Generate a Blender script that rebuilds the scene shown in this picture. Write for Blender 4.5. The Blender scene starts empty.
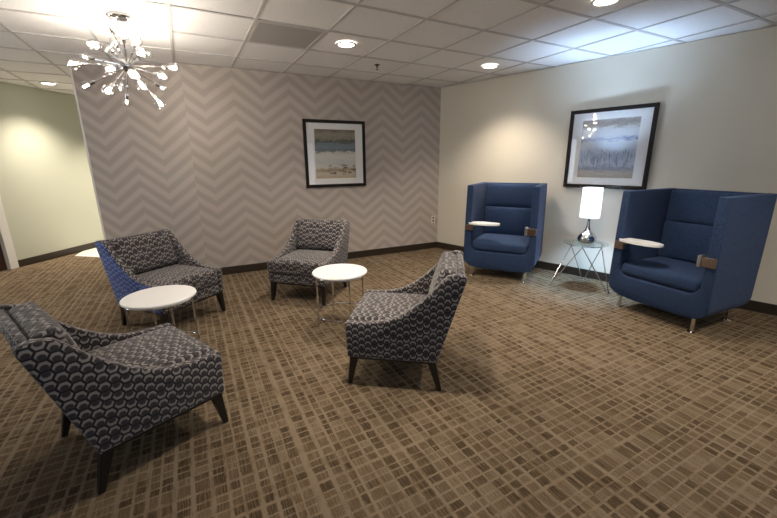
import bpy, bmesh, math, random
from math import sin, cos, pi, radians, sqrt, atan2
from mathutils import Vector, Matrix
random.seed(7)
S = bpy.context.scene
COL = S.collection

# ------------------------------------------------------------------ camera
YAW, PITCH, ROLL, FPX = .4878, -.2559, -.0081, 371.2
CAM = Vector((-3.6943, -5.1641, 1.4455))
H = 2.559
fw = Vector((sin(YAW)*cos(PITCH), cos(YAW)*cos(PITCH), sin(PITCH)))
r0 = Vector((cos(YAW), -sin(YAW), 0)); u0 = r0.cross(fw)
rt = r0*cos(ROLL) + u0*sin(ROLL); up = -r0*sin(ROLL) + u0*cos(ROLL)
cd = bpy.data.cameras.new('camera'); cam = bpy.data.objects.new('camera', cd); COL.objects.link(cam)
M = Matrix((rt, up, -fw)).transposed().to_4x4(); M.translation = CAM
cam.matrix_world = M
cd.sensor_width = 36; cd.lens = FPX/777*36; cd.clip_start = .02
S.camera = cam

# ------------------------------------------------------------------ world, exposure, area lights
w = bpy.data.worlds.new('world'); S.world = w; w.use_nodes = True
bg = w.node_tree.nodes['Background']
bg.inputs[0].default_value = (1, .93, .86, 1); bg.inputs[1].default_value = .25
S.view_settings.view_transform = 'Standard'; S.view_settings.look = 'None'
S.view_settings.exposure = 0.20; S.view_settings.gamma = 1.0
S.view_settings.use_curve_mapping = False

CAN_W = 165.0          # spot power of every recessed light
BULB_W = 3.8         # every bulb of the chandelier
LAMP_W = 235.0         # bulb of the table lamp
FILL_E = 1.3        # glow of the fill panel added behind the viewer
ENTRY_E = 3.5         # glazed entrance, left wall
WARM = (1.0, .87, .72)
COOL = (.48, .69, 1.0)

# ------------------------------------------------------------------ helpers
def link(name, me, parent=None, loc=None):
    o = bpy.data.objects.new(name, me); COL.objects.link(o)
    if parent: o.parent = parent
    if loc is not None: o.location = loc
    return o
def thing(name, label, cat, loc=(0,0,0), rz=0, group=None):
    o = link(name, None); o.location = loc; o.rotation_euler = (0,0,rz); o.empty_display_size = .1
    return tag(o, label, cat, group)
def tag(o, label, cat, group=None):
    o['label'] = label; o['category'] = cat
    if group: o['group'] = group
    return o
def struct(o):
    o['kind'] = 'structure'; return o
def boxuv(bm):
    uv = bm.loops.layers.uv.get('UVMap') or bm.loops.layers.uv.new('UVMap')
    bm.normal_update()
    for f in bm.faces:
        n = f.normal; ax = max(range(3), key=lambda i: abs(n[i]))
        for l in f.loops:
            c = l.vert.co
            l[uv].uv = (c.y, c.z) if ax == 0 else ((c.x, c.z) if ax == 1 else (c.x, c.y))
def mesh(name, bm, mat, parent=None, loc=None, smooth=False, uv=True, angle=35):
    bmesh.ops.recalc_face_normals(bm, faces=bm.faces)
    if uv: boxuv(bm)
    me = bpy.data.meshes.new(name); bm.to_mesh(me); bm.free()
    for m in (mat if isinstance(mat, (list, tuple)) else [mat]): me.materials.append(m)
    if smooth:
        me.shade_smooth()
        try: me.set_sharp_from_angle(angle=radians(angle))
        except Exception: pass
    return link(name, me, parent, loc)
def add_box(bm, x0, x1, y0, y1, z0, z1, bev=0, seg=2):
    t = bmesh.new()
    v = [t.verts.new((x, y, z)) for x in (x0, x1) for y in (y0, y1) for z in (z0, z1)]
    for q in ((0,1,3,2),(4,6,7,5),(0,4,5,1),(2,3,7,6),(0,2,6,4),(1,5,7,3)): t.faces.new([v[i] for i in q])
    bmesh.ops.recalc_face_normals(t, faces=t.faces)
    if bev: bmesh.ops.bevel(t, geom=t.edges[:], offset=bev, segments=seg, affect='EDGES', profile=.5)
    merge(bm, t)
def merge(bm, t, mat=None):
    if mat is not None: bmesh.ops.transform(t, matrix=mat, verts=t.verts)
    mp = {v: bm.verts.new(v.co) for v in t.verts}
    for f in t.faces:
        try:
            nf = bm.faces.new([mp[v] for v in f.verts]); nf.material_index = f.material_index
        except ValueError: pass
    t.free()
def add_prism(bm, pts, axis, a, b, bev=0, seg=2):
    """polygon pts in the two other axes, extruded along axis from a to b"""
    t = bmesh.new()
    def mk(p, q): 
        return {0: (q, p[0], p[1]), 1: (p[0], q, p[1]), 2: (p[0], p[1], q)}[axis]
    A = [t.verts.new(mk(p, a)) for p in pts]; B = [t.verts.new(mk(p, b)) for p in pts]
    n = len(pts); t.faces.new(A); t.faces.new(B[::-1])
    for i in range(n): t.faces.new((A[i], B[i], B[(i+1) % n], A[(i+1) % n]))
    bmesh.ops.recalc_face_normals(t, faces=t.faces)
    if bev:
        es = [e for e in t.edges if e.is_manifold and e.calc_face_angle(0) > radians(30)]
        bmesh.ops.bevel(t, geom=es, offset=bev, segments=seg, affect='EDGES', profile=.5, clamp_overlap=True)
    merge(bm, t)
def add_tube(bm, pts, r, seg=10, closed=False, r2=None):
    pts = [Vector(p) for p in pts]; n = len(pts); rings = []
    prev = None
    for i, p in enumerate(pts):
        if closed: d = pts[(i+1) % n] - pts[i-1]
        else: d = pts[min(i+1, n-1)] - pts[max(i-1, 0)]
        d.normalize()
        if prev is None:
            a = Vector((0,0,1)) if abs(d.z) < .9 else Vector((1,0,0))
            x = d.cross(a).normalized()
        else: x = (prev - d*prev.dot(d)).normalized()
        prev = x; y = d.cross(x)
        rr = r if r2 is None else r + (r2-r)*i/(n-1)
        rings.append([bm.verts.new(p + (x*cos(2*pi*k/seg) + y*sin(2*pi*k/seg))*rr) for k in range(seg)])
    for i in range(n if closed else n-1):
        A = rings[i]; B = rings[(i+1) % n]
        for k in range(seg): bm.faces.new((A[k], A[(k+1) % seg], B[(k+1) % seg], B[k]))
    if not closed:
        bm.faces.new(rings[0][::-1]); bm.faces.new(rings[-1])
def add_lathe(bm, prof, seg=32, mat=None, closed=False):
    """prof: list of (r, z); closed joins last to first (hollow ring section)"""
    t = bmesh.new(); rings = []
    for r, z in prof:
        if r < 1e-6: rings.append([t.verts.new((0, 0, z))])
        else: rings.append([t.verts.new((r*cos(2*pi*k/seg), r*sin(2*pi*k/seg), z)) for k in range(seg)])
    pr = list(zip(rings, rings[1:])) + ([(rings[-1], rings[0])] if closed else [])
    for A, B in pr:
        for k in range(seg):
            k2 = (k+1) % seg
            if len(A) == 1 and len(B) == 1: continue
            if len(A) == 1: t.faces.new((A[0], B[k], B[k2]))
            elif len(B) == 1: t.faces.new((A[k], A[k2], B[0]))
            else: t.faces.new((A[k], A[k2], B[k2], B[k]))
    merge(bm, t, mat)
def add_cushion(bm, x0, x1, y0, y1, z0, z1, r=.03, crown=.015, nx=16, ny=16, nz=5, axis=2, mat=None, low=0.0):
    """soft upholstered block: rounded box with a crowned face along axis"""
    t = bmesh.new(); bmesh.ops.create_grid
    cx, cy, cz = (x0+x1)/2, (y0+y1)/2, (z0+z1)/2; hx, hy, hz = (x1-x0)/2, (y1-y0)/2, (z1-z0)/2
    vs = {}
    def P(i, j, k):
        key = (i, j, k)
        if key in vs: return vs[key]
        p = Vector((-hx + 2*hx*i/nx, -hy + 2*hy*j/ny, -hz + 2*hz*k/nz))
        q = Vector((max(-hx+r, min(hx-r, p.x)), max(-hy+r, min(hy-r, p.y)), max(-hz+r, min(hz-r, p.z))))
        d = p - q
        if d.length > 1e-9: p = q + d.normalized()*r
        u = p.x/hx, p.y/hy, p.z/hz
        f = [1 - abs(a)**2.6 for a in u]
        if axis == 2: p.z += (crown*f[0]*f[1] if u[2] > 0 else -low*f[0]*f[1])*abs(u[2])
        if axis == 1: p.y += (crown*f[0]*f[2] if u[1] > 0 else -low*f[0]*f[2])*abs(u[1])
        vs[key] = t.verts.new(p + Vector((cx, cy, cz))); return vs[key]
    def quad(a, b, c, d):
        try: t.faces.new((a, b, c, d))
        except ValueError: pass
    for i in range(nx):
        for j in range(ny):
            for k in (0, nz): quad(P(i,j,k), P(i+1,j,k), P(i+1,j+1,k), P(i,j+1,k))
    for i in range(nx):
        for k in range(nz):
            for j in (0, ny): quad(P(i,j,k), P(i+1,j,k), P(i+1,j,k+1), P(i,j,k+1))
    for j in range(ny):
        for k in range(nz):
            for i in (0, nx): quad(P(i,j,k), P(i,j+1,k), P(i,j+1,k+1), P(i,j,k+1))
    bmesh.ops.recalc_face_normals(t, faces=t.faces)
    merge(bm, t, mat)
def smoothpts(pts, n=6):
    """Catmull-Rom through pts"""
    out = []
    P = [pts[0]] + list(pts) + [pts[-1]]
    for i in range(1, len(P)-2):
        for k in range(n):
            t = k/n
            out.append(tuple(.5*((2*P[i][a]) + (-P[i-1][a]+P[i+1][a])*t + (2*P[i-1][a]-5*P[i][a]+4*P[i+1][a]-P[i+2][a])*t*t
                       + (-P[i-1][a]+3*P[i][a]-3*P[i+1][a]+P[i+2][a])*t**3) for a in range(len(pts[0]))))
    out.append(tuple(pts[-1])); return out
def copy_tree(o, parent=None):
    c = o.copy(); COL.objects.link(c)
    if parent: c.parent = parent
    for ch in list(o.children): copy_tree(ch, c)
    return c

# ------------------------------------------------------------------ node helpers
class NT:
    def __init__(s, name):
        s.m = bpy.data.materials.new(name); s.m.use_nodes = True
        s.t = s.m.node_tree; s.b = s.t.nodes['Principled BSDF']
    def n(s, typ, **kw):
        x = s.t.nodes.new(typ)
        for k, v in kw.items(): setattr(x, k, v)
        return x
    def l(s, a, b): s.t.links.new(a, b)
    def put(s, sock, v):
        if isinstance(v, bpy.types.NodeSocket): s.l(v, sock)
        else: sock.default_value = v
    def math(s, op, a, b=0.0, c=None):
        x = s.n('ShaderNodeMath', operation=op); s.put(x.inputs[0], a); s.put(x.inputs[1], b)
        if c is not None: s.put(x.inputs[2], c)
        return x.outputs[0]
    def mix(s, f, a, b, blend='MIX'):
        x = s.n('ShaderNodeMix', data_type='RGBA', blend_type=blend)
        s.put(x.inputs[0], f); s.put(x.inputs[6], a); s.put(x.inputs[7], b); return x.outputs[2]
    def xyz(s, v):
        x = s.n('ShaderNodeSeparateXYZ'); s.l(v, x.inputs[0]); return x.outputs
    def comb(s, x, y, z=0.0):
        c = s.n('ShaderNodeCombineXYZ'); s.put(c.inputs[0], x); s.put(c.inputs[1], y); s.put(c.inputs[2], z); return c.outputs[0]
    def noise(s, v, scale, detail=2, rough=.5, dim='3D'):
        x = s.n('ShaderNodeTexNoise', noise_dimensions=dim); s.l(v, x.inputs['Vector'])
        x.inputs['Scale'].default_value = scale; x.inputs['Detail'].default_value = detail; x.inputs['Roughness'].default_value = rough
        return x.outputs[0]
    def white(s, v):
        x = s.n('ShaderNodeTexWhiteNoise', noise_dimensions='3D'); s.l(v, x.inputs['Vector']); return x.outputs[0]
    def ramp(s, f, stops, interp='LINEAR'):
        x = s.n('ShaderNodeValToRGB'); x.color_ramp.interpolation = interp; e = x.color_ramp.elements
        while len(e) < len(stops): e.new(.5)
        for el, (p, c) in zip(e, stops): el.position = p; el.color = (*c, 1) if len(c) == 3 else c
        s.put(x.inputs[0], f); return x.outputs[0]
    def sstep(s, v, a, b):
        x = s.n('ShaderNodeMapRange', interpolation_type='SMOOTHSTEP'); s.put(x.inputs[0], v)
        x.inputs[1].default_value = a; x.inputs[2].default_value = b; return x.outputs[0]
    def tex(s, which='Object'): return s.n('ShaderNodeTexCoord').outputs[which]
    def bump(s, h, strength=.2, dist=.01):
        x = s.n('ShaderNodeBump'); x.inputs['Strength'].default_value = strength; x.inputs['Distance'].default_value = dist
        s.l(h, x.inputs['Height']); s.l(x.outputs[0], s.b.inputs['Normal'])
    def set(s, color=None, rough=None, metal=None, spec=None, **kw):
        if color is not None: s.put(s.b.inputs['Base Color'], color if isinstance(color, bpy.types.NodeSocket) else (*color[:3], 1))
        if rough is not None: s.put(s.b.inputs['Roughness'], rough)
        if metal is not None: s.b.inputs['Metallic'].default_value = metal
        if spec is not None: s.b.inputs['Specular IOR Level'].default_value = spec
        for k, v in kw.items(): s.put(s.b.inputs[k.replace('_', ' ')], v)
        return s.m
def plain(name, c, rough=.5, metal=0, nz=.06, scale=40, spec=.5, **kw):
    N = NT(name); v = N.noise(N.tex('Object'), scale, 3)
    c1 = tuple(a*(1-nz) for a in c); c2 = tuple(min(1, a*(1+nz)) for a in c)
    return N.set(N.mix(v, (*c1, 1), (*c2, 1)), rough, metal, spec, **kw)
def emis(name, c, e):
    N = NT(name); N.set((.8,.8,.8), .5); N.b.inputs['Emission Color'].default_value = (*c, 1); N.b.inputs['Emission Strength'].default_value = e
    return N.m

# ------------------------------------------------------------------ materials
def m_carpet():
    N = NT('carpet'); P = N.tex('Object'); wob = N.noise(P, 1.7, 2)
    jit = N.noise(P, 38, 2)
    X, Y, Zz = N.xyz(P)
    X = N.math('ADD', X, N.math('MULTIPLY', N.math('SUBTRACT', jit, .5), .010)); Y = N.math('ADD', Y, N.math('MULTIPLY', N.math('SUBTRACT', jit, .5), .010))
    # irregular pitch: coordinate warped by one-dimensional noise
    def warp(c, sc, amp):
        n = N.n('ShaderNodeTexNoise', noise_dimensions='1D'); N.put(n.inputs['W'], c); n.inputs['Scale'].default_value = sc; n.inputs['Detail'].default_value = 1
        return N.math('ADD', c, N.math('MULTIPLY', N.math('SUBTRACT', n.outputs[0], .5), amp))
    u = N.math('DIVIDE', warp(X, 5.5, .09), .064); v = N.math('DIVIDE', warp(Y, 6.5, .07), .053)
    fu = N.math('FRACT', u); fv = N.math('FRACT', v); iu = N.math('FLOOR', u); iv = N.math('FLOOR', v)
    du = N.math('ABSOLUTE', N.math('SUBTRACT', fu, .5)); dv = N.math('ABSOLUTE', N.math('SUBTRACT', fv, .5))
    ru = N.white(N.comb(iu, 3.3)); rv = N.white(N.comb(iv, 9.1)); rc = N.white(N.comb(iu, iv, 1.5))
    # gap between the dark cells, wider in some columns
    wu = N.math('MULTIPLY_ADD', ru, .22, .12); wu = N.math('SUBTRACT', .5, N.math('MULTIPLY', wu, .5))
    inx = N.math('SUBTRACT', 1.0, N.sstep(N.math('SUBTRACT', du, wu), -.07, .06))
    iny = N.math('SUBTRACT', 1.0, N.sstep(dv, .32, .47))
    cell = N.math('MULTIPLY', inx, iny)
    fade = N.math('MULTIPLY', N.sstep(N.noise(P, 8, 3, .6), .42, .60), .45)
    cell = N.math('ADD', N.math('MULTIPLY', cell, N.math('SUBTRACT', 1.0, fade)), N.math('MULTIPLY', fade, .62))
    amt = N.math('MULTIPLY', N.math('MULTIPLY_ADD', N.sstep(rc, .05, .95), .68, .42), N.math('MULTIPLY_ADD', N.sstep(ru, .05, .5), .45, .6))
    # fine ribs running along Y inside every cell
    rib = N.noise(N.comb(N.math('MULTIPLY', X, 1.0), N.math('MULTIPLY', Y, .035), Zz), 210, 2, .6)
    ribs = N.sstep(rib, .36, .62)
    a = N.math('MULTIPLY', N.math('MULTIPLY', cell, amt), N.math('MULTIPLY_ADD', ribs, .65, .38))
    streak = N.noise(N.comb(X, N.math('MULTIPLY', Y, .05), Zz), 26, 3, .6)
    a = N.math('ADD', a, N.math('MULTIPLY', N.math('SUBTRACT', streak, .5), .55))
    big = N.noise(P, 1.1, 2); a = N.math('ADD', a, N.math('MULTIPLY', N.math('SUBTRACT', big, .5), .25))
    a = N.math('ADD', a, N.math('MULTIPLY', N.math('SUBTRACT', N.noise(P, 170, 3, .7), .5), .75))
    c = N.ramp(a, [(0, CARPET[0]), (.35, CARPET[1]), (.9, CARPET[2])])
    N.bump(N.noise(P, 420, 2), .35, .004)
    return N.set(c, .95, 0, .15)
CARPET = ((.205,.158,.108), (.118,.083,.049), (.052,.035,.019))
def m_chevron(phx, zph=.45, per=.676):
    N = NT('chevron_wallpaper'); U, V, _ = N.xyz(N.tex('UV'))
    t = N.math('FRACT', N.math('DIVIDE', N.math('SUBTRACT', U, phx), per))
    tri = N.math('SUBTRACT', 1.0, N.math('MULTIPLY', 2.0, N.math('MINIMUM', t, N.math('SUBTRACT', 1.0, t))))
    k = N.math('FRACT', N.math('DIVIDE', N.math('SUBTRACT', V, N.math('MULTIPLY_ADD', tri, .25, zph-.1635*3)), .1635))
    d = N.math('ABSOLUTE', N.math('SUBTRACT', k, .5))      # .5 at the middle of the dark band
    f = N.sstep(d, .12, .38)
    f = N.math('MULTIPLY', f, N.math('MULTIPLY_ADD', N.noise(N.comb(U, V), 300, 2), .5, .75))
    c = N.mix(f, (.49,.432,.388,1), (.400,.348,.311,1))
    return N.set(c, N.math('MULTIPLY_ADD', f, .12, .50), 0, .35)
def m_fabric(side=None):
    N = NT('hexagon_fabric'); U, V, _ = N.xyz(N.tex('UV'))
    v = N.math('DIVIDE', U, .0480); u = N.math('DIVIDE', V, .0445)     # flat-topped hexagons: columns are staggered
    R3 = 1.7320508
    def lat(ou, ov):
        a = N.math('SUBTRACT', u, ou); a = N.math('SUBTRACT', a, N.math('FLOOR', N.math('ADD', a, .5)))
        b = N.math('SUBTRACT', v, ov); b = N.math('SUBTRACT', b, N.math('MULTIPLY', R3, N.math('FLOOR', N.math('ADD', N.math('DIVIDE', b, R3), .5))))
        return a, b, N.math('ADD', N.math('MULTIPLY', a, a), N.math('MULTIPLY', b, b))
    a1, b1, d1 = lat(0, 0); a2, b2, d2 = lat(.5, .8660254)
    s = N.math('LESS_THAN', d2, d1)
    def sel(p, q): return N.math('ADD', N.math('MULTIPLY', p, N.math('SUBTRACT', 1.0, s)), N.math('MULTIPLY', q, s))
    a = sel(a1, a2); b = sel(b1, b2)
    ab = N.math('ABSOLUTE', a); bb = N.math('ABSOLUTE', b)
    hx = N.math('MAXIMUM', ab, N.math('ADD', N.math('MULTIPLY', ab, .5), N.math('MULTIPLY', bb, .8660254)))
    inside = N.math('SUBTRACT', 1.0, N.sstep(hx, .395, .445))
    ia = N.math('FLOOR', N.math('MULTIPLY_ADD', N.math('SUBTRACT', u, a), 2.0, .5)); ib = N.math('FLOOR', N.math('MULTIPLY_ADD', N.math('SUBTRACT', v, b), 1.1547, .5))
    off = N.math('MULTIPLY_ADD', N.math('GREATER_THAN', N.white(N.comb(ia, ib, .7)), .62), .36, -.18)   # arcs open down or up
    aa = N.math('SUBTRACT', a, off)
    r = N.math('SQRT', N.math('ADD', N.math('MULTIPLY', aa, aa), N.math('MULTIPLY', b, b)))
    arc = N.sstep(r, .27, .34)
    grain = N.noise(N.comb(U, V), 900, 2); g = N.math('MULTIPLY_ADD', grain, .8, .6)
    dark = (.011,.010,.013,1); mid = (.038,.032,.040,1); lite = (.26,.238,.226,1)
    if side == 'blue': dark = (.006,.016,.075,1); mid = (.016,.06,.32,1); lite = (.14,.24,.60,1)
    arc = N.math('MULTIPLY', arc, N.math('SUBTRACT', 1.0, N.sstep(hx, .375, .42)))
    c = N.mix(inside, dark, N.mix(arc, mid, lite))
    c = N.mix(1.0, c, N.comb(g, g, g), 'MULTIPLY')
    N.bump(grain, .25, .002)
    return N.set(c, .8, 0, .3, Sheen_Weight=.25)
def m_tweed():
    N = NT('navy_tweed'); P = N.tex('Object')
    a = N.noise(P, 210, 4, .75); b = N.noise(P, 45, 2)
    f = N.math('ADD', N.math('MULTIPLY', N.sstep(a, .40, .60), .8), N.math('MULTIPLY', b, .2))
    c = N.mix(f, (.006,.014,.042,1), (.047,.090,.195,1))
    N.bump(a, .4, .003)
    return N.set(c, .85, 0, .25, Sheen_Weight=.05)
def m_tile():
    N = NT('ceiling_tile'); P = N.tex('Object')
    a = N.noise(P, 150, 3, .7); f = N.sstep(a, .36, .48)
    c = N.mix(f, (.76,.745,.73,1), (.90,.89,.88,1))
    N.bump(a, .3, .004); return N.set(c, .9, 0, .2)
def m_wall(name, c):
    N = NT(name); P = N.tex('Object'); a = N.noise(P, 2.0, 3); c2 = tuple(x*.96 for x in c)
    N.bump(N.noise(P, 350, 2), .08, .002)
    return N.set(N.mix(a, (*c, 1), (*c2, 1)), .6, 0, .3)
def m_print(kind):
    N = NT('abstract_print_'+kind); U, V, _ = N.xyz(N.tex('UV'))         # UV 0..1 over the sheet
    n1 = N.noise(N.comb(U, N.math('MULTIPLY', V, 3.0)), 5, 5, .65); n2 = N.noise(N.comb(N.math('MULTIPLY', U, 1.0), V), 22, 4, .7)
    n3 = N.noise(N.comb(N.math('MULTIPLY', U, 7.0), V), 5, 4, .7)
    vv = N.math('ADD', V, N.math('ADD', N.math('MULTIPLY', N.math('SUBTRACT', n1, .5), .22), N.math('MULTIPLY', N.math('SUBTRACT', n2, .5), .10)))
    if kind == 'bands':
        c = N.ramp(vv, [(0,(.50,.40,.27)),(.10,(.62,.56,.46)),(.17,(.36,.25,.13)),(.23,(.72,.70,.64)),(.33,(.60,.62,.60)),(.45,(.74,.73,.68)),(.53,(.66,.65,.60)),
                        (.57,(.10,.13,.16)),(.63,(.20,.26,.31)),(.72,(.16,.21,.26)),(.75,(.05,.05,.045)),(.80,(.24,.22,.17)),(.90,(.30,.28,.22)),(1,(.14,.12,.09))])
        spots = N.math('MULTIPLY', N.sstep(n1, .50, .57), N.math('MULTIPLY', N.sstep(V, .05, .12), N.math('SUBTRACT', 1.0, N.sstep(V, .24, .32))))
        spots = N.math('MULTIPLY', spots, N.sstep(U, .25, .4))
        c = N.mix(N.math('MULTIPLY', spots, .95), c, (.07,.04,.02,1))
        c = N.mix(N.math('MULTIPLY', N.sstep(n2, .5, .7), .35), c, (.55,.5,.42,1))
    else:
        c = N.ramp(vv, [(0,(.40,.36,.31)),(.10,(.50,.45,.38)),(.16,(.26,.30,.40)),(.24,(.52,.58,.66)),(.40,(.42,.50,.62)),(.52,(.62,.68,.74)),(.62,(.66,.70,.74)),(.66,(.36,.42,.55)),
                        (.70,(.68,.70,.72)),(.84,(.62,.62,.62)),(.90,(.34,.29,.24)),(.96,(.30,.27,.25)),(1,(.42,.38,.34))])
        dr = N.math('MULTIPLY', N.sstep(n3, .50, .60), N.math('MULTIPLY', N.sstep(V, .1, .2), N.math('SUBTRACT', 1.0, N.sstep(V, .42, .55))))
        c = N.mix(N.math('MULTIPLY', dr, .8), c, (.12,.16,.32,1))
        st = N.math('MULTIPLY', N.sstep(n1, .48, .58), N.math('MULTIPLY', N.sstep(V, .62, .66), N.math('SUBTRACT', 1.0, N.sstep(V, .68, .72))))
        c = N.mix(N.math('MULTIPLY', N.math('MULTIPLY', st, N.sstep(U, .55, .7)), .9), c, (.10,.12,.33,1))
        c = N.mix(N.math('MULTIPLY', N.sstep(n2, .5, .7), .3), c, (.75,.74,.68,1))
    return N.set(c, .7)
def m_clear(name, tint=(1,1,1), refl=.12, rough=.0):
    N = NT(name); T = N.t
    tr = N.n('ShaderNodeBsdfTransparent'); tr.inputs[0].default_value = (*tint, 1)
    gl = N.n('ShaderNodeBsdfGlossy'); gl.inputs['Roughness'].default_value = rough
    lw = N.n('ShaderNodeLayerWeight'); lw.inputs[0].default_value = .5
    k = N.math('MULTIPLY_ADD', N.math('POWER', lw.outputs['Facing'], 5.0), .9*(1-refl), refl)
    mx = N.n('ShaderNodeMixShader'); N.l(k, mx.inputs[0]); N.l(tr.outputs[0], mx.inputs[1]); N.l(gl.outputs[0], mx.inputs[2])
    N.l(mx.outputs[0], T.nodes['Material Output'].inputs[0]); return N.m
def m_shade():
    N = NT('lamp_shade_linen'); T = N.t
    d = N.n('ShaderNodeBsdfDiffuse'); t = N.n('ShaderNodeBsdfTranslucent')
    v = N.noise(N.comb(N.math('MULTIPLY', N.xyz(N.tex('Object'))[0], 1), N.xyz(N.tex('Object'))[1], N.xyz(N.tex('Object'))[2]), 160, 2)
    c = N.mix(v, (.86,.86,.86,1), (.93,.93,.92,1)); N.l(c, d.inputs[0]); N.l(c, t.inputs[0])
    mx = N.n('ShaderNodeMixShader'); mx.inputs[0].default_value = .62; N.l(d.outputs[0], mx.inputs[1]); N.l(t.outputs[0], mx.inputs[2])
    N.l(mx.outputs[0], T.nodes['Material Output'].inputs[0]); return N.m
def m_perf():
    N = NT('perforated_metal'); X, Y, Z = N.xyz(N.tex('Object'))
    def fr(a): return N.math('SUBTRACT', N.math('FRACT', N.math('DIVIDE', a, .020)), .5)
    a, b = fr(N.math('ADD', X, Y)), fr(N.math('SUBTRACT', X, Y))
    r = N.math('SQRT', N.math('ADD', N.math('MULTIPLY', a, a), N.math('MULTIPLY', b, b)))
    return N.set(N.mix(N.sstep(r, .26, .34), (.17,.16,.155,1), (.52,.49,.47,1)), .6)

MAT = dict(
    carpet=m_carpet(), chev_back=m_chevron(-.347), chev_panel=m_chevron(1.296, .47, .70), hex=m_fabric(), hexblue=m_fabric('blue'),
    navy=m_tweed(), tile=m_tile(), cream=m_wall('cream_paint', (.74,.69,.58)), hall=m_wall('hall_paint', (.55,.57,.47)),
    base=plain('dark_wood_base', (.030,.021,.014), .4, nz=.2), tbar=plain('ceiling_grid_metal', (.58,.56,.54), .7),
    white=plain('white_laminate', (.93,.93,.93), .22, nz=.01), chrome=plain('chrome', (.72,.72,.73), .12, 1, nz=.02),
    legwood=plain('espresso_wood', (.012,.009,.008), .32, nz=.2), frame=plain('black_frame', (.014,.010,.008), .45, nz=.2, spec=.2),
    mat=plain('mat_board', (.86,.855,.85), .8, nz=.01), glass=m_clear('picture_glass', refl=.04), tglass=m_clear('table_glass', (.90,.95,.94), .05),
    crystal=m_clear('crystal_glass', refl=.10, rough=.0), shade=m_shade(), print1=m_print('bands'), print2=m_print('coast'),
    perf=m_perf(), trimwhite=plain('white_trim', (.75,.74,.71), .4, nz=.02), door=plain('dark_door', (.05,.014,.014), .35, nz=.2),
    plate=plain('ivory_plastic', (.72,.69,.6), .4, nz=.02), slot=plain('dark_slot', (.03,.03,.03), .6), bronze=plain('brushed_bronze', (.36,.27,.21), .32, 1, nz=.08),
    brushed=plain('brushed_steel', (.62,.62,.64), .3, 1, nz=.05), vinyl=plain('pale_vinyl', (.80,.79,.74), .3, nz=.03), black=plain('black_metal', (.02,.02,.02), .4),
    can=emis('recessed_lens', (1,.93,.82), 14), bulb=emis('halogen_capsule', (1,.93,.80), 70), coolbulb=emis('cool_bulb', (.8,.9,1), 20), fill=emis('fill_glow', (.78,.88,1), FILL_E), entry=emis('entrance_glazing', (.72,.85,1), ENTRY_E))  # the glow behind the viewer is added fill light

# ------------------------------------------------------------------ setting
BE, AL = .0211, .2696
WR = Vector((sin(AL), -cos(AL), 0)); NR = Vector((-cos(AL), -sin(AL), 0))     # along the right wall, and its inward normal
def wall(name, a, b, mat, z0=0, z1=H, th=.12, side=1, base=None, u0=0.0, trim=None, trimh=.105):
    """wall from a to b (x, y); its inner face lies on the line, thickness goes away from the room"""
    a, b = Vector((*a, 0)), Vector((*b, 0)); d = (b-a); L = d.length; d.normalize(); n = Vector((-d.y, d.x, 0))*side
    bm = bmesh.new(); uv = bm.loops.layers.uv.new('UVMap')
    P = lambda s, t, z: a + d*s + n*t + Vector((0,0,z))
    v = {(i,j,k): bm.verts.new(P(i*L, j*th, z1 if k else z0)) for i in (0,1) for j in (0,1) for k in (0,1)}
    for q in (((0,0,0),(1,0,0),(1,0,1),(0,0,1)), ((0,1,0),(0,1,1),(1,1,1),(1,1,0)), ((0,0,0),(0,0,1),(0,1,1),(0,1,0)),
              ((1,0,0),(1,1,0),(1,1,1),(1,0,1)), ((0,0,1),(1,0,1),(1,1,1),(0,1,1)), ((0,0,0),(0,1,0),(1,1,0),(1,0,0))):
        f = bm.faces.new([v[i] for i in q])
        for lp, i in zip(f.loops, q): lp[uv].uv = (u0 + i[0]*L, z1 if i[2] else z0)
    o = struct(mesh(name, bm, mat, uv=False))
    if trim:
        bm = bmesh.new(); T = .014
        pts = [P(0, 0, 0), P(L, 0, 0), P(L, -T, 0), P(0, -T, 0)]
        add_prism(bm, [(p.x, p.y) for p in pts], 2, .0, trimh, .003)
        struct(mesh(trim, bm, MAT['base']))
    return o
bm = bmesh.new(); add_box(bm, -10.5, 3.5, -9, 6.5, -.1, 0); struct(mesh('floor', bm, MAT['carpet']))
KX, KY = -3.6, .076
PX, PY = -4.72, .745
wall('wall_back', (KX, KY), (0, 0), MAT['chev_back'], u0=KX, trim='baseboard_back')
wall('wall_panel', (PX, PY), (KX, KY), MAT['chev_panel'], u0=0, trim='baseboard_panel')
e = WR*9.3; wall('wall_right', (0, 0), (e.x, e.y), MAT['cream'], trim='baseboard_right')
HD = Vector((.57, .82, 0)).normalized(); HP = Vector((-5.5, 2.7, 0))
h0 = HP + HD*(-.93); h1 = HP + HD*3.2; hd = HP + HD*(-1.86); h2 = HP + HD*(-6.6)
wall('wall_hall', h0[:2], h1[:2], MAT['hall'], trim='baseboard_hall')
wall('wall_over_door', hd[:2], h0[:2], MAT['hall'], z0=2.06)
wall('wall_left', h2[:2], hd[:2], MAT['cream'], trim='baseboard_left')
wall('wall_front', (h2.x, -8.9), (e.x, -8.9), MAT['cream'], side=-1, trim='baseboard_front')
wall('wall_entrance', (h2.x, -8.9), h2[:2], MAT['cream'], trim='baseboard_entrance')
wall('wall_hall_end', h1[:2], (-2.2, h1.y), MAT['hall'])
wall('wall_hall_side', (-2.2, h1.y), (-2.2, .3), MAT['hall'])
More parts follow.
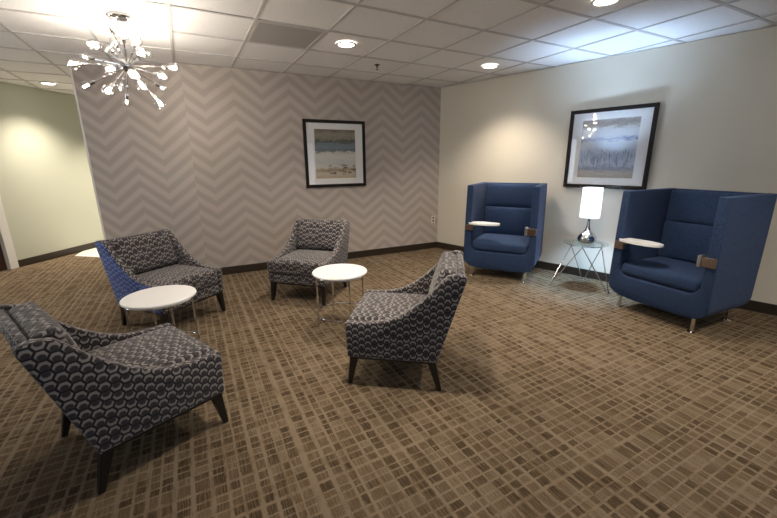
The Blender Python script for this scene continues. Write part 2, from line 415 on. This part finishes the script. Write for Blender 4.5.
# door in the hall wall, white casing
def hallbox(name, s0, s1, t0, t1, z0, z1, mat, bev=.004, parent=None):
    n = Vector((-HD.y, HD.x, 0)); bm = bmesh.new()
    pts = [HP + HD*s + n*t for s, t in ((s0,t0),(s1,t0),(s1,t1),(s0,t1))]
    add_prism(bm, [(p.x, p.y) for p in pts], 2, z0, z1, bev); return mesh(name, bm, mat, parent)
struct(hallbox('door_1', -1.80, -1.0, .04, .085, 0.005, 2.03, MAT['door']))
struct(hallbox('trim_1', -1.01, -.90, -.02, .12, 0, 2.12, MAT['trimwhite']))
struct(hallbox('trim_2', -1.90, -1.79, -.02, .12, 0, 2.12, MAT['trimwhite']))
struct(hallbox('trim_3', -1.79, -1.01, -.02, .12, 2.03, 2.12, MAT['trimwhite']))
# pale hard floor where the hall carpet ends
bm = bmesh.new(); add_prism(bm, [(-5.46, 2.42), (-4.6, 1.72), (-2.25, 1.72), (-2.25, 5.2), (-3.72, 5.2), (-5.415, 2.79)], 2, .0, .006)
struct(mesh('floor_hall', bm, MAT['vinyl']))
# thin edge bead on the free end of the chevron panel
bm = bmesh.new(); add_box(bm, PX-.012, PX+.008, PY-.008, PY+.012, 0, H); struct(mesh('trim_4', bm, MAT['trimwhite']))
# glazed entrance in the wall to the viewer's left, added glowing fill panel behind the viewer
struct(hallbox('window_1', -4.15, -3.25, -.010, -.004, .12, 2.1, MAT['entry']))
for k, (a, b, z0, z1) in enumerate(((-4.23,-4.15,0,2.18), (-3.25,-3.17,0,2.18), (-4.15,-3.25,2.1,2.18), (-4.15,-3.25,.0,.12))):
    struct(hallbox('trim_%d' % (5+k), a, b, -.03, -.002, z0, z1, MAT['black']))
bm = bmesh.new(); add_box(bm, -6.3, .3, -8.893, -8.885, .55, 2.15); struct(mesh('fill_panel', bm, MAT['fill']))  # glowing panel added out of view to fill the room with light
fr = bmesh.new()
for x in (-6.36, -4.16, -1.96, .24): add_box(fr, x, x+.06, -8.9, -8.85, .5, 2.21, .004)
for z in (.49, 2.15): add_box(fr, -6.36, .30, -8.9, -8.85, z, z+.06, .004)
struct(mesh('trim_9', fr, MAT['black']))  # frame bars around the added glowing panel
# ceiling: tiles and T-bar grid
GX, GY, PX_, PY_ = .6181, -.4486, .61, .6226
gx = [GX - (9-c)*PX_ for c in range(-8, 14)]; gy = [GY - k*PY_ for k in range(-11, 14)]
bm = bmesh.new(); add_box(bm, -10.5, 3.5, -9, 6.5, H+.006, H+.1); struct(mesh('ceiling', bm, MAT['tile']))
bm = bmesh.new()
for x in gx: add_box(bm, x-.012, x+.012, -8.9, 6.4, H-.001, H+.0065)
for y in gy: add_box(bm, -10.4, 3.4, y-.012, y+.012, H-.0015, H+.0065)
struct(mesh('trim_ceiling_grid', bm, MAT['tbar']))

# ------------------------------------------------------------------ armchairs
FZ, BZ = .447, .784
def yrear(z): return -.191 - (z-.2)/(BZ-.2)*.172
def leg_bm(x, y, xt, yt, top=.20):
    bm = bmesh.new(); a, b = .014, .027
    A = [bm.verts.new((x+i*a, y+j*a, 0)) for i, j in ((-1,-1),(1,-1),(1,1),(-1,1))]
    B = [bm.verts.new((xt+i*b, yt+j*b, top)) for i, j in ((-1,-1),(1,-1),(1,1),(-1,1))]
    bm.faces.new(A[::-1]); bm.faces.new(B)
    for k in range(4): bm.faces.new((A[k], A[(k+1) % 4], B[(k+1) % 4], B[k]))
    bmesh.ops.recalc_face_normals(bm, faces=bm.faces)
    bmesh.ops.bevel(bm, geom=bm.edges[:], offset=.003, segments=1, affect='EDGES')
    return bm
def make_armchair(label, loc, ang, group, blue=False):
    t = thing('armchair', label, 'chair', loc, ang - pi/2, group)
    W, TH = .333, .058
    top = smoothpts([(.402, FZ), (.28, .449), (.15, .468), (.04, .515), (-.06, .588), (-.15, .675), (-.215, .752), (-.243, .780)], 4)
    prof = [(.392, .205)] + top + [(-.30, .796), (-.345, .790), (yrear(BZ)+.002, .765), (yrear(.205), .205)]
    for s in (-1, 1):
        bm = bmesh.new(); add_prism(bm, prof, 0, s*(W-TH), s*W, .013, 3)
        mats = MAT['hex']
        if blue and s == 1:
            mats = [MAT['hex'], MAT['hexblue']]; bm.normal_update()
            for f in bm.faces:
                if f.normal.x > .8 or (f.normal.y < -.5): f.material_index = 1
        o = mesh('side_panel', bm, mats, t, smooth=True)
        if blue and s == 1: o['label'] = 'royal blue patterned outer side'
    bm = bmesh.new()
    add_prism(bm, [(yrear(.205)+.002, .205), (yrear(.760)+.002, .762), (yrear(.775)+.02, .785), (yrear(.775)+.05, .792), (yrear(.205)+.05, .205)], 0, -(W-TH)+.001, (W-TH)-.001, .010, 3)
    mesh('back_panel', bm, MAT['hex'], t, smooth=True)
    bm = bmesh.new(); add_box(bm, -(W-TH)+.001, (W-TH)-.001, yrear(.3)+.07, .388, .207, .300, .008)
    mesh('seat_base', bm, MAT['hex'], t, smooth=True)
    bm = bmesh.new(); add_cushion(bm, -(W-TH)+.002, (W-TH)-.002, -.16, .402, .303, .452, .028, .020, 18, 18, 6)
    mesh('seat_cushion', bm, MAT['hex'], t, smooth=True, angle=60)
    # raked back cushion
    bm = bmesh.new(); rk = atan2(.172, BZ-.2)
    mt = Matrix.Translation((0, yrear(.47)+.115, .46)) @ Matrix.Rotation(rk, 4, 'X')
    add_cushion(bm, -(W-TH)+.003, (W-TH)-.003, -.060, .050, 0, .352, .035, .018, 18, 6, 16, axis=1, mat=mt)
    mesh('back_cushion', bm, MAT['hex'], t, smooth=True, angle=60)
    bm = bmesh.new(); add_box(bm, -W+.012, W-.012, -.180, .380, .190, .207, .002); mesh('base_rail', bm, MAT['legwood'], t)
    for s in (-1, 1):
        mesh('leg', leg_bm(s*.303, .384, s*.296, .350), MAT['legwood'], t)
        mesh('leg', leg_bm(s*.303, -.214, s*.296, -.160), MAT['legwood'], t)
    return t
AG = 'hexagon-patterned armchairs around the two round white tables'
make_armchair('dark grey hexagon-patterned armchair in the left foreground, turned away from the viewer', (-4.145, -2.974, 0), .425, AG)
make_armchair('dark grey hexagon-patterned armchair seen side-on, right of the round white tables', (-2.394, -3.061, 0), 2.492, AG)
make_armchair('dark grey hexagon-patterned armchair by the chevron wall, beneath the framed print, facing the viewer', (-2.541, -1.148, 0), -2.337, AG)
make_armchair('grey hexagon-patterned armchair with a royal blue outer side, below the chandelier', (-4.002, -1.176, 0), -.891, AG, True)

# ------------------------------------------------------------------ privacy chairs
def make_pod(label, loc, ang, group):
    t = thing('privacy_armchair', label, 'chair', loc, ang - pi/2, group)
    Wt, Wb, ZT, Z0, YF, YR = .418, .436, 1.163, .108, .352, -.402
    TH = .072
    def arc(cx, cz, r, a0, a1, n=7): return [(cx + r*cos(a0+(a1-a0)*i/n), cz + r*sin(a0+(a1-a0)*i/n)) for i in range(n+1)]
    R, r = .13, .10
    zb = .345
    right = [(Wt, ZT), (Wt+.010, .75)] + arc(Wb-R, Z0+R+.02, R, 0, -pi/2) 
    right[-1] = (Wb-R, Z0+.012); right.append((Wb-R-.12, Z0))
    left = [(-x, z) for x, z in right[::-1]]
    inL = [(-Wt+TH, ZT), (-Wt+TH-.004, .75)] + [(x, z) for x, z in arc(-(Wt-TH+.004)+r, zb+r, r, pi, 1.5*pi)]
    inR = [(-x, z) for x, z in inL[::-1]]
    poly = right + left + inL + inR
    # U-shaped section extruded in slices so the front and rear lower corners can be rounded
    ys = [YR, YR+.03, YR+.15, -.1, .1, YF-.15, YF-.03, YF]
    bm = bmesh.new(); rows = []
    def ry(y, z):
        k = max(0, min(1, (ZT-z)/(ZT-.25)))            # rear edge leans in towards the floor
        y0 = YR + .055*k; y1 = YF - .006*k
        if z < .27:
            q = (.27-z)/.145; q = min(1, q); c = .075*(1 - sqrt(max(0, 1-q*q))); y0 += c; y1 -= c*.75
        return y0 + (y-YR)/(YF-YR)*(y1-y0)
    for y in ys: rows.append([bm.verts.new((x, ry(y, z), z)) for x, z in poly])
    n = len(poly)
    for A, B in zip(rows, rows[1:]):
        for i in range(n): bm.faces.new((A[i], A[(i+1) % n], B[(i+1) % n], B[i]))
    bm.faces.new(rows[0]); bm.faces.new(rows[-1][::-1])
    bmesh.ops.recalc_face_normals(bm, faces=bm.faces)
    es = [e_ for e_ in bm.edges if e_.is_manifold and e_.calc_face_angle(0) > radians(50)]
    bmesh.ops.bevel(bm, geom=es, offset=.012, segments=3, affect='EDGES', profile=.5)
    mesh('shell', bm, MAT['navy'], t, smooth=True)
    wi = Wt-TH-.002
    bm = bmesh.new(); add_prism(bm, [(ry(YR,.36)+.01, .36), (YR+.002, ZT-.002), (YR+.075, ZT-.002), (ry(YR,.36)+.085, .36)], 0, -wi, wi, .008, 3)
    mesh('back_panel', bm, MAT['navy'], t, smooth=True)
    bm = bmesh.new(); add_cushion(bm, -wi+.004, wi-.004, -.25, .335, .352, .475, .038, .022, 18, 16, 5)
    mesh('seat_cushion', bm, MAT['navy'], t, smooth=True, angle=60)
    rk = .055
    mt = Matrix.Translation((0, -.300, .47)) @ Matrix.Rotation(rk, 4, 'X')
    bm = bmesh.new(); add_cushion(bm, -wi+.003, wi-.003, -.03, .068, .0, .375, .014, .016, 16, 4, 14, axis=1, mat=mt)
    mesh('lumbar_pad', bm, MAT['navy'], t, smooth=True, angle=60)
    bm = bmesh.new(); add_cushion(bm, -wi+.003, wi-.003, -.03, .062, .372, .680, .014, .014, 16, 4, 12, axis=1, mat=mt)
    mesh('headrest_pad', bm, MAT['navy'], t, smooth=True, angle=60)
    for sx in (-1, 1):
        for y in (.285, -.285):
            bm = bmesh.new(); add_lathe(bm, [(0,0),(.032,0),(.032,.005),(.015,.012),(.015,Z0+.02),(0,Z0+.02)], 20)
            mesh('foot', bm, MAT['chrome'], t, loc=(sx*.325, y, 0), smooth=True)
    # writing tablet on the sitter's right, swung across the opening
    tb = bmesh.new(); L, Wd = .192, .095; pr_ = []
    for k in range(40):
        a = 2*pi*k/40; ca, sa = cos(a), sin(a)
        pr_.append((abs(ca)**.85*L*(1 if ca > 0 else -1), abs(sa)**.85*Wd*(1 if sa > 0 else -1)))
    add_prism(tb, pr_, 2, 0, .020, 0); 
    bmesh.ops.bevel(tb, geom=[e_ for e_ in tb.edges if e_.calc_face_angle(0) > radians(50)], offset=.007, segments=3, affect='EDGES')
    o = mesh('tablet', tb, MAT['white'], t, smooth=True, loc=(.195, YF-.030, .686)); o['label'] = 'white oval writing tablet'
    bm = bmesh.new(); add_box(bm, .325, .415, YF-.03, YF+.014, .605, .678, .004); add_box(bm, .30, .36, YF-.10, YF+.010, .662, .6865, .003)
    o = mesh('tablet_bracket', bm, MAT['bronze'], t)
    bm = bmesh.new(); add_box(bm, -.425, -.325, YF-.05, YF+.012, .60, .680, .005); mesh('clamp_plate', bm, MAT['bronze'], t)
    bm = bmesh.new(); add_box(bm, -.325, -.295, YF-.07, YF+.016, .592, .690, .006); mesh('clamp_post', bm, MAT['brushed'], t)
    return t
PG = 'high-backed navy chairs with writing tablets along the cream wall'
make_pod('high-backed navy blue chair with white tablet, left of the glass table, nearer the corner', (-.134, -1.679, 0), -2.557, PG)
make_pod('high-backed navy blue chair with white tablet, right of the glass table and lamp', (.299, -3.481, 0), -3.201, PG)

# ------------------------------------------------------------------ round white tables
def make_table(label, c, rot, group):
    t = thing('side_table', label, 'table', (*c, 0), rot, group)
    bm = bmesh.new(); R, z = .248, .474
    add_lathe(bm, [(0,z),(R-.006,z),(R,z+.005),(R,z+.014),(R-.005,z+.019),(0,z+.019)], 64)
    o = mesh('tabletop', bm, MAT['white'], t, smooth=True); o['label'] = 'round white top'
    r = .222
    for k in range(4):
        a = k*pi/2; bm = bmesh.new(); add_tube(bm, [(r*cos(a), r*sin(a), 0), (r*cos(a), r*sin(a), z-.001)], .0075, 10)
        mesh('leg', bm, MAT['chrome'], t, smooth=True)
    bm = bmesh.new(); add_tube(bm, [(r*cos(2*pi*k/48), r*sin(2*pi*k/48), .095) for k in range(48)], .006, 8, True); mesh('foot_ring', bm, MAT['chrome'], t, smooth=True)
    bm = bmesh.new(); add_tube(bm, [(r*cos(2*pi*k/48), r*sin(2*pi*k/48), z-.012) for k in range(48)], .008, 8, True); mesh('top_ring', bm, MAT['chrome'], t, smooth=True)
    return t
TG = 'round white tables between the armchairs'
make_table('round white table on thin chrome legs, in front of the armchair by the chevron wall', (-2.57, -2.10), .0, TG)
make_table('round white table on thin chrome legs, in front of the armchair with the blue side', (-3.982, -2.04), .35, TG)

# ------------------------------------------------------------------ glass table and lamp
GC = Vector((.26, -2.545, 0)); F3 = [Vector((.000,-2.330,0)), Vector((.516,-2.404,0)), Vector((.265,-2.882,0))]
t = thing('glass_table', 'small round glass table on crossed chrome rods between the two navy chairs', 'table', GC)
bm = bmesh.new(); add_lathe(bm, [(0,.522),(.232,.522),(.235,.525),(.235,.529),(.232,.532),(0,.532)], 64); o = mesh('glass_top', bm, MAT['tglass'], t, smooth=True); o['label'] = 'clear round glass top'
for i, fp in enumerate(F3):
    d = fp - GC; a = atan2(d.y, d.x)
    bm = bmesh.new()
    def at(ang, rr, z): return Vector((rr*cos(ang), rr*sin(ang), z))
    foot = d + Vector((0, 0, .008)); 
    p1, p2 = at(a+1.15, .19, .515), at(a-1.15, .19, .515)
    add_tube(bm, [p1, foot + Vector((-d.y, d.x, 0)).normalized()*.008, foot, foot - Vector((-d.y, d.x, 0)).normalized()*.008, p2], .0055, 8)
    mesh('leg', bm, MAT['chrome'], t, smooth=True)
bm = bmesh.new(); add_tube(bm, [(.19*cos(2*pi*k/48), .19*sin(2*pi*k/48), .514) for k in range(48)], .005, 8, True); mesh('top_ring', bm, MAT['chrome'], t, smooth=True)

LP = (.262, -2.55, .533)
t = thing('table_lamp', 'chrome teardrop table lamp with a white drum shade on the glass table', 'lamp', LP)
prof = smoothpts([(.0,.0),(.062,.0),(.088,.012),(.100,.040),(.096,.068),(.076,.098),(.048,.125),(.028,.155),(.018,.195),(.013,.24),(.011,.31)], 4)
bm = bmesh.new(); add_lathe(bm, [(max(0, a), b) for a, b in prof] + [(0,.31)], 40); mesh('base', bm, MAT['chrome'], t, smooth=True, angle=70)
bm = bmesh.new(); add_lathe(bm, [(0,.31),(.018,.31),(.018,.36),(0,.36)], 20); mesh('socket', bm, MAT['black'], t, smooth=True)
bm = bmesh.new(); add_lathe(bm, [(0,.36),(.014,.36),(.016,.375),(.029,.41),(.030,.435),(.022,.460),(0,.468)], 20); b_ = mesh('bulb', bm, MAT['coolbulb'], t, smooth=True)
bm = bmesh.new(); add_lathe(bm, [(.100,.290),(.1015,.288),(.103,.290),(.101,.617),(.0995,.619),(.098,.617)], 48, closed=True); mesh('lamp_shade', bm, MAT['shade'], t, smooth=True)
bm = bmesh.new()
for k in range(3): a = 2*pi*k/3; add_tube(bm, [(.012*cos(a), .012*sin(a), .345), (.099*cos(a), .099*sin(a), .330)], .002, 6)
mesh('shade_spider', bm, MAT['chrome'], t)
ld = bpy.data.lights.new('lamp_light', 'POINT'); ld.energy = LAMP_W; ld.color = COOL; ld.shadow_soft_size = .045
lo = bpy.data.objects.new('lamp_light', ld); COL.objects.link(lo); lo.parent = t; lo.location = (0, 0, .425)

# ------------------------------------------------------------------ framed prints
def make_print(label, centre, xdir, nrm, w_, h_, pw, ph, pm, group):
    t = link('framed_print', None); tag(t, label, 'picture', group)
    X = Vector(xdir).normalized(); Nn = Vector(nrm).normalized(); Zv = Vector((0,0,1))
    t.matrix_world = Matrix((X, Nn, Zv)).transposed().to_4x4() if False else Matrix.Translation(centre) @ Matrix((X, Nn, Zv)).transposed().to_4x4()
    F, D = .042, .030                       # local: x along, y out of the wall, z up
    bm = bmesh.new()
    a, b = w_/2, h_/2
    for (x0, x1, z0, z1) in ((-a, a, b-F, b), (-a, a, -b, -b+F), (-a, -a+F, -b+F, b-F), (a-F, a, -b+F, b-F)):
        add_box(bm, x0, x1, .002, D, z0, z1, .004)
    mesh('frame', bm, MAT['frame'], t)
    bm = bmesh.new(); x, z = pw/2, ph/2; A, B = a-F+.002, b-F+.002
    for (x0, x1, z0, z1) in ((-A, A, z, B), (-A, A, -B, -z), (-A, -x, -z, z), (x, A, -z, z)): add_box(bm, x0, x1, .008, .013, z0, z1, .001)
    mesh('mat_board', bm, MAT['mat'], t)
    bm = bmesh.new(); uv = bm.loops.layers.uv.new('UVMap')
    for (yy) in (.009, .006):
        vs = [bm.verts.new(p) for p in ((-x-.003, yy, -z-.003), (x+.003, yy, -z-.003), (x+.003, yy, z+.003), (-x-.003, yy, z+.003))]
        f = bm.faces.new(vs)
        for lp, q in zip(f.loops, ((1,0),(0,0),(0,1),(1,1)) if MIRX else ((0,0),(1,0),(1,1),(0,1))): lp[uv].uv = q
    mesh('print', bm, pm, t, uv=False)
    bm = bmesh.new(); add_box(bm, -A, A, .018, .021, -B, B); mesh('glass', bm, MAT['glass'], t)
    return t
MIRX = True
TILT = radians(-2); pc_r = Matrix.Rotation(TILT, 3, 'Z'); TX = pc_r @ -WR; TN = pc_r @ NR       # hangs with one side a centimetre off the wall
cx = -1.773; make_print('black-framed abstract print in grey, slate blue and sand on the chevron wall', (cx, -cx*math.tan(BE), 1.557), (-1, BE, 0), (-BE, -1, 0), .905, .912, .60, .665, MAT['print1'], 'framed abstract prints')
pc = WR*2.49 + NR*.017; make_print('black-framed abstract print in pale blue and white above the table lamp', (pc.x, pc.y, 1.572), TX, TN, .90, .90, .60, .655, MAT['print2'], 'framed abstract prints')

# ------------------------------------------------------------------ chandelier
CC = Vector((-3.995, -1.309, H))
SZ = 2.205
t = thing('chandelier', 'chrome starburst chandelier with glass-tipped arms hanging from the ceiling', 'chandelier', (CC.x, CC.y, SZ))
bm = bmesh.new(); add_lathe(bm, [(0,H-SZ),(.085,H-SZ),(.085,H-SZ-.012),(.07,H-SZ-.024),(.02,H-SZ-.032),(0,H-SZ-.032)], 40); mesh('canopy', bm, MAT['chrome'], t, smooth=True)
bm = bmesh.new(); add_tube(bm, [(0,0,.04), (0,0,H-SZ-.03)], .008, 12); mesh('stem', bm, MAT['chrome'], t, smooth=True)
bm = bmesh.new(); bmesh.ops.create_uvsphere(bm, u_segments=24, v_segments=14, radius=.052); mesh('hub', bm, MAT['chrome'], t, smooth=True, angle=180)
# picture-plane offsets (m) of the bulbs; the third number says in front of (+) or behind (-) the hub
k_ = 1/600
tips = [(50,285,1),(105,255,-1),(150,200,1),(218,215,-1),(215,95,1),(358,98,-1),(280,150,1),(400,240,-1),(365,235,1),(515,305,1),(465,345,1),(465,400,-1),
        (455,470,1),(370,385,1),(300,465,-1),(215,410,1),(270,400,-1),(110,390,-1),(225,310,1),(245,185,-1),(345,180,1),(330,335,1)]
fwd = (Vector((CC.x, CC.y, SZ)) - CAM).normalized(); rg = fwd.cross(Vector((0,0,1))).normalized(); upv = rg.cross(fwd)
for x, y, s in tips:
    px, py = 60 + x/4.5, y/4.5; hub = Vector((CC.x, CC.y, SZ)); R = .40
    ray = (rt*(px-388.5)/FPX + up*(259-py)/FPX + fw).normalized(); m = (hub-CAM).dot(ray); c2 = (CAM + ray*m - hub).length
    rr = c2; d = CAM + ray*(m - s*sqrt(max(0, R*R - c2*c2))) - hub
    if d.z > H-SZ-.07: d.z = H-SZ-.07
    L = d.length; d.normalize()
    q = Vector((0,0,1)).rotation_difference(d).to_matrix().to_4x4()
    bm = bmesh.new(); add_tube(bm, [(0,0,.045), (0,0,L-.09)], .0042, 8); add_lathe(bm, [(0,L*.52),(.009,L*.52),(.011,L*.54),(.009,L*.56),(0,L*.56)], 12)
    add_lathe(bm, [(0,L-.10),(.012,L-.10),(.014,L-.095),(.014,L-.045),(.010,L-.04),(0,L-.04)], 14)
    arm = mesh('arm', bm, MAT['chrome'], t, smooth=True); arm.matrix_local = q
    bm = bmesh.new(); add_lathe(bm, [(0,L-.038),(.0045,L-.038),(.006,L-.030),(.006,L-.014),(.003,L-.008),(0,L-.007)], 12); mesh('bulb', bm, MAT['bulb'], arm, smooth=True)
    bm = bmesh.new(); add_lathe(bm, [(.012,L-.046),(.027,L-.038),(.037,L-.020),(.038,L-.001),(.031,L+.016),(.019,L+.024),(.017,L+.022),(.029,L+.013),(.035,L-.002),(.034,L-.019),(.025,L-.035),(.012,L-.042)], 18, closed=True)
    g = mesh('glass_shade', bm, MAT['crystal'], arm, smooth=True); g['label'] = 'clear glass cup'
    ld = bpy.data.lights.new('bulb_light', 'POINT'); ld.energy = BULB_W; ld.color = (1,.89,.75); ld.shadow_soft_size = .012
    lo = bpy.data.objects.new('bulb_light', ld); COL.objects.link(lo); lo.parent = arm; lo.location = (0, 0, L-.018)

# ------------------------------------------------------------------ recessed lights
def make_can(label, x, y, powr=CAN_W, ang=118, col=WARM):
    t = thing('recessed_light', label, 'light', (x, y, H), 0, 'round recessed downlights in the ceiling')
    bm = bmesh.new(); add_lathe(bm, [(.078,-.0015),(.098,-.0015),(.100,-.005),(.096,-.010),(.080,-.012),(.076,-.008)], 40, closed=True)
    mesh('trim_ring', bm, MAT['trimwhite'], t, smooth=True)
    bm = bmesh.new(); add_lathe(bm, [(0,-.004),(.077,-.004),(.077,-.007),(0,-.009)], 40); mesh('lens', bm, MAT['can'], t, smooth=True)
    ld = bpy.data.lights.new('downlight', 'SPOT'); ld.energy = powr; ld.color = col; ld.spot_size = radians(ang); ld.spot_blend = .9; ld.shadow_soft_size = .13
    lo = bpy.data.objects.new('downlight', ld); COL.objects.link(lo); lo.parent = t; lo.location = (0, 0, -.02)
    return t
make_can('round recessed downlight in front of the framed print on the chevron wall', -2.157, -1.421)
make_can('round recessed downlight in front of the far corner, above the first navy chair', -.278, -1.387)
make_can('round recessed downlight at the top edge of the picture, above the navy chairs', -.871, -3.21)
make_can('round recessed downlight in the hallway ceiling at the far left, shining on the plain wall', -5.245, 2.113, CAN_W*1.5)
make_can('unseen fill downlight added above the middle of the seating area', -2.75, -3.25)  # extra lamp above the view, added to light the seating
make_can('unseen fill downlight added in front of the right wall beyond the second navy chair', -.25, -5.0)  # added out of view to brighten the second pod and its wall
make_can('unseen fill downlight added near the hallway door', -6.1, -.6)  # extra lamp off to the left, added for fill
make_can('unseen fill downlight added in the hallway beyond the chevron panel', -4.2, 3.0, CAN_W*2)  # added out of sight behind the panel to light the hall

# ------------------------------------------------------------------ small fittings
cxx = (gx[12-1]+gx[12])/2 if False else 0
def cell(c, h):     # ceiling cell bounds from the grid indices read off the photograph
    return GX-(9-c)*PX_, GX-(8-c)*PX_, GY-(4-h)*PY_, GY-(3-h)*PY_
x0, x1, y0, y1 = cell(3, 2)
t = thing('air_return_grille', 'square perforated grey air grille set in the ceiling grid', 'air vent', ((x0+x1)/2, (y0+y1)/2, H))
bm = bmesh.new(); a, b = PX_/2-.014, PY_/2-.014
for (p, q, r_, s_) in ((-a, a, b-.02, b), (-a, a, -b, -b+.02), (-a, -a+.02, -b+.02, b-.02), (a-.02, a, -b+.02, b-.02)): add_box(bm, p, q, r_, s_, -.004, .005)
mesh('frame', bm, plain('grille_frame', (.62,.58,.55), .5), t)
bm = bmesh.new(); add_box(bm, -a+.02, a-.02, -b+.02, b-.02, -.001, .004); mesh('perforated_panel', bm, MAT['perf'], t)
t = thing('fire_sprinkler', 'small dark fire sprinkler hanging from a ceiling tile', 'sprinkler', (-1.527, -.828, H))
bm = bmesh.new(); add_lathe(bm, [(0,.005),(.030,.005),(.030,-.003),(.010,-.008),(.008,-.030),(0,-.030)], 20); mesh('escutcheon', bm, MAT['black'], t, smooth=True)
bm = bmesh.new(); add_lathe(bm, [(0,-.052),(.018,-.052),(.018,-.049),(0,-.049)], 16); add_tube(bm, [(.009,0,-.028),(.012,0,-.04),(.006,0,-.050)], .002, 6); add_tube(bm, [(-.009,0,-.028),(-.012,0,-.04),(-.006,0,-.050)], .002, 6)
mesh('deflector', bm, MAT['black'], t)
ox = -.094; t = thing('wall_outlet', 'ivory electrical outlet low on the chevron wall next to the corner', 'outlet', (ox, -ox*math.tan(BE), .50), pi-BE)
bm = bmesh.new(); add_box(bm, -.036, .036, .0005, .007, -.058, .058, .002); mesh('cover_plate', bm, MAT['plate'], t)
for z in (-.026, .026):
    bm = bmesh.new(); add_box(bm, -.015, .015, .006, .0085, z-.016, z+.016, .001); s_ = mesh('receptacle', bm, MAT['slot'], t)
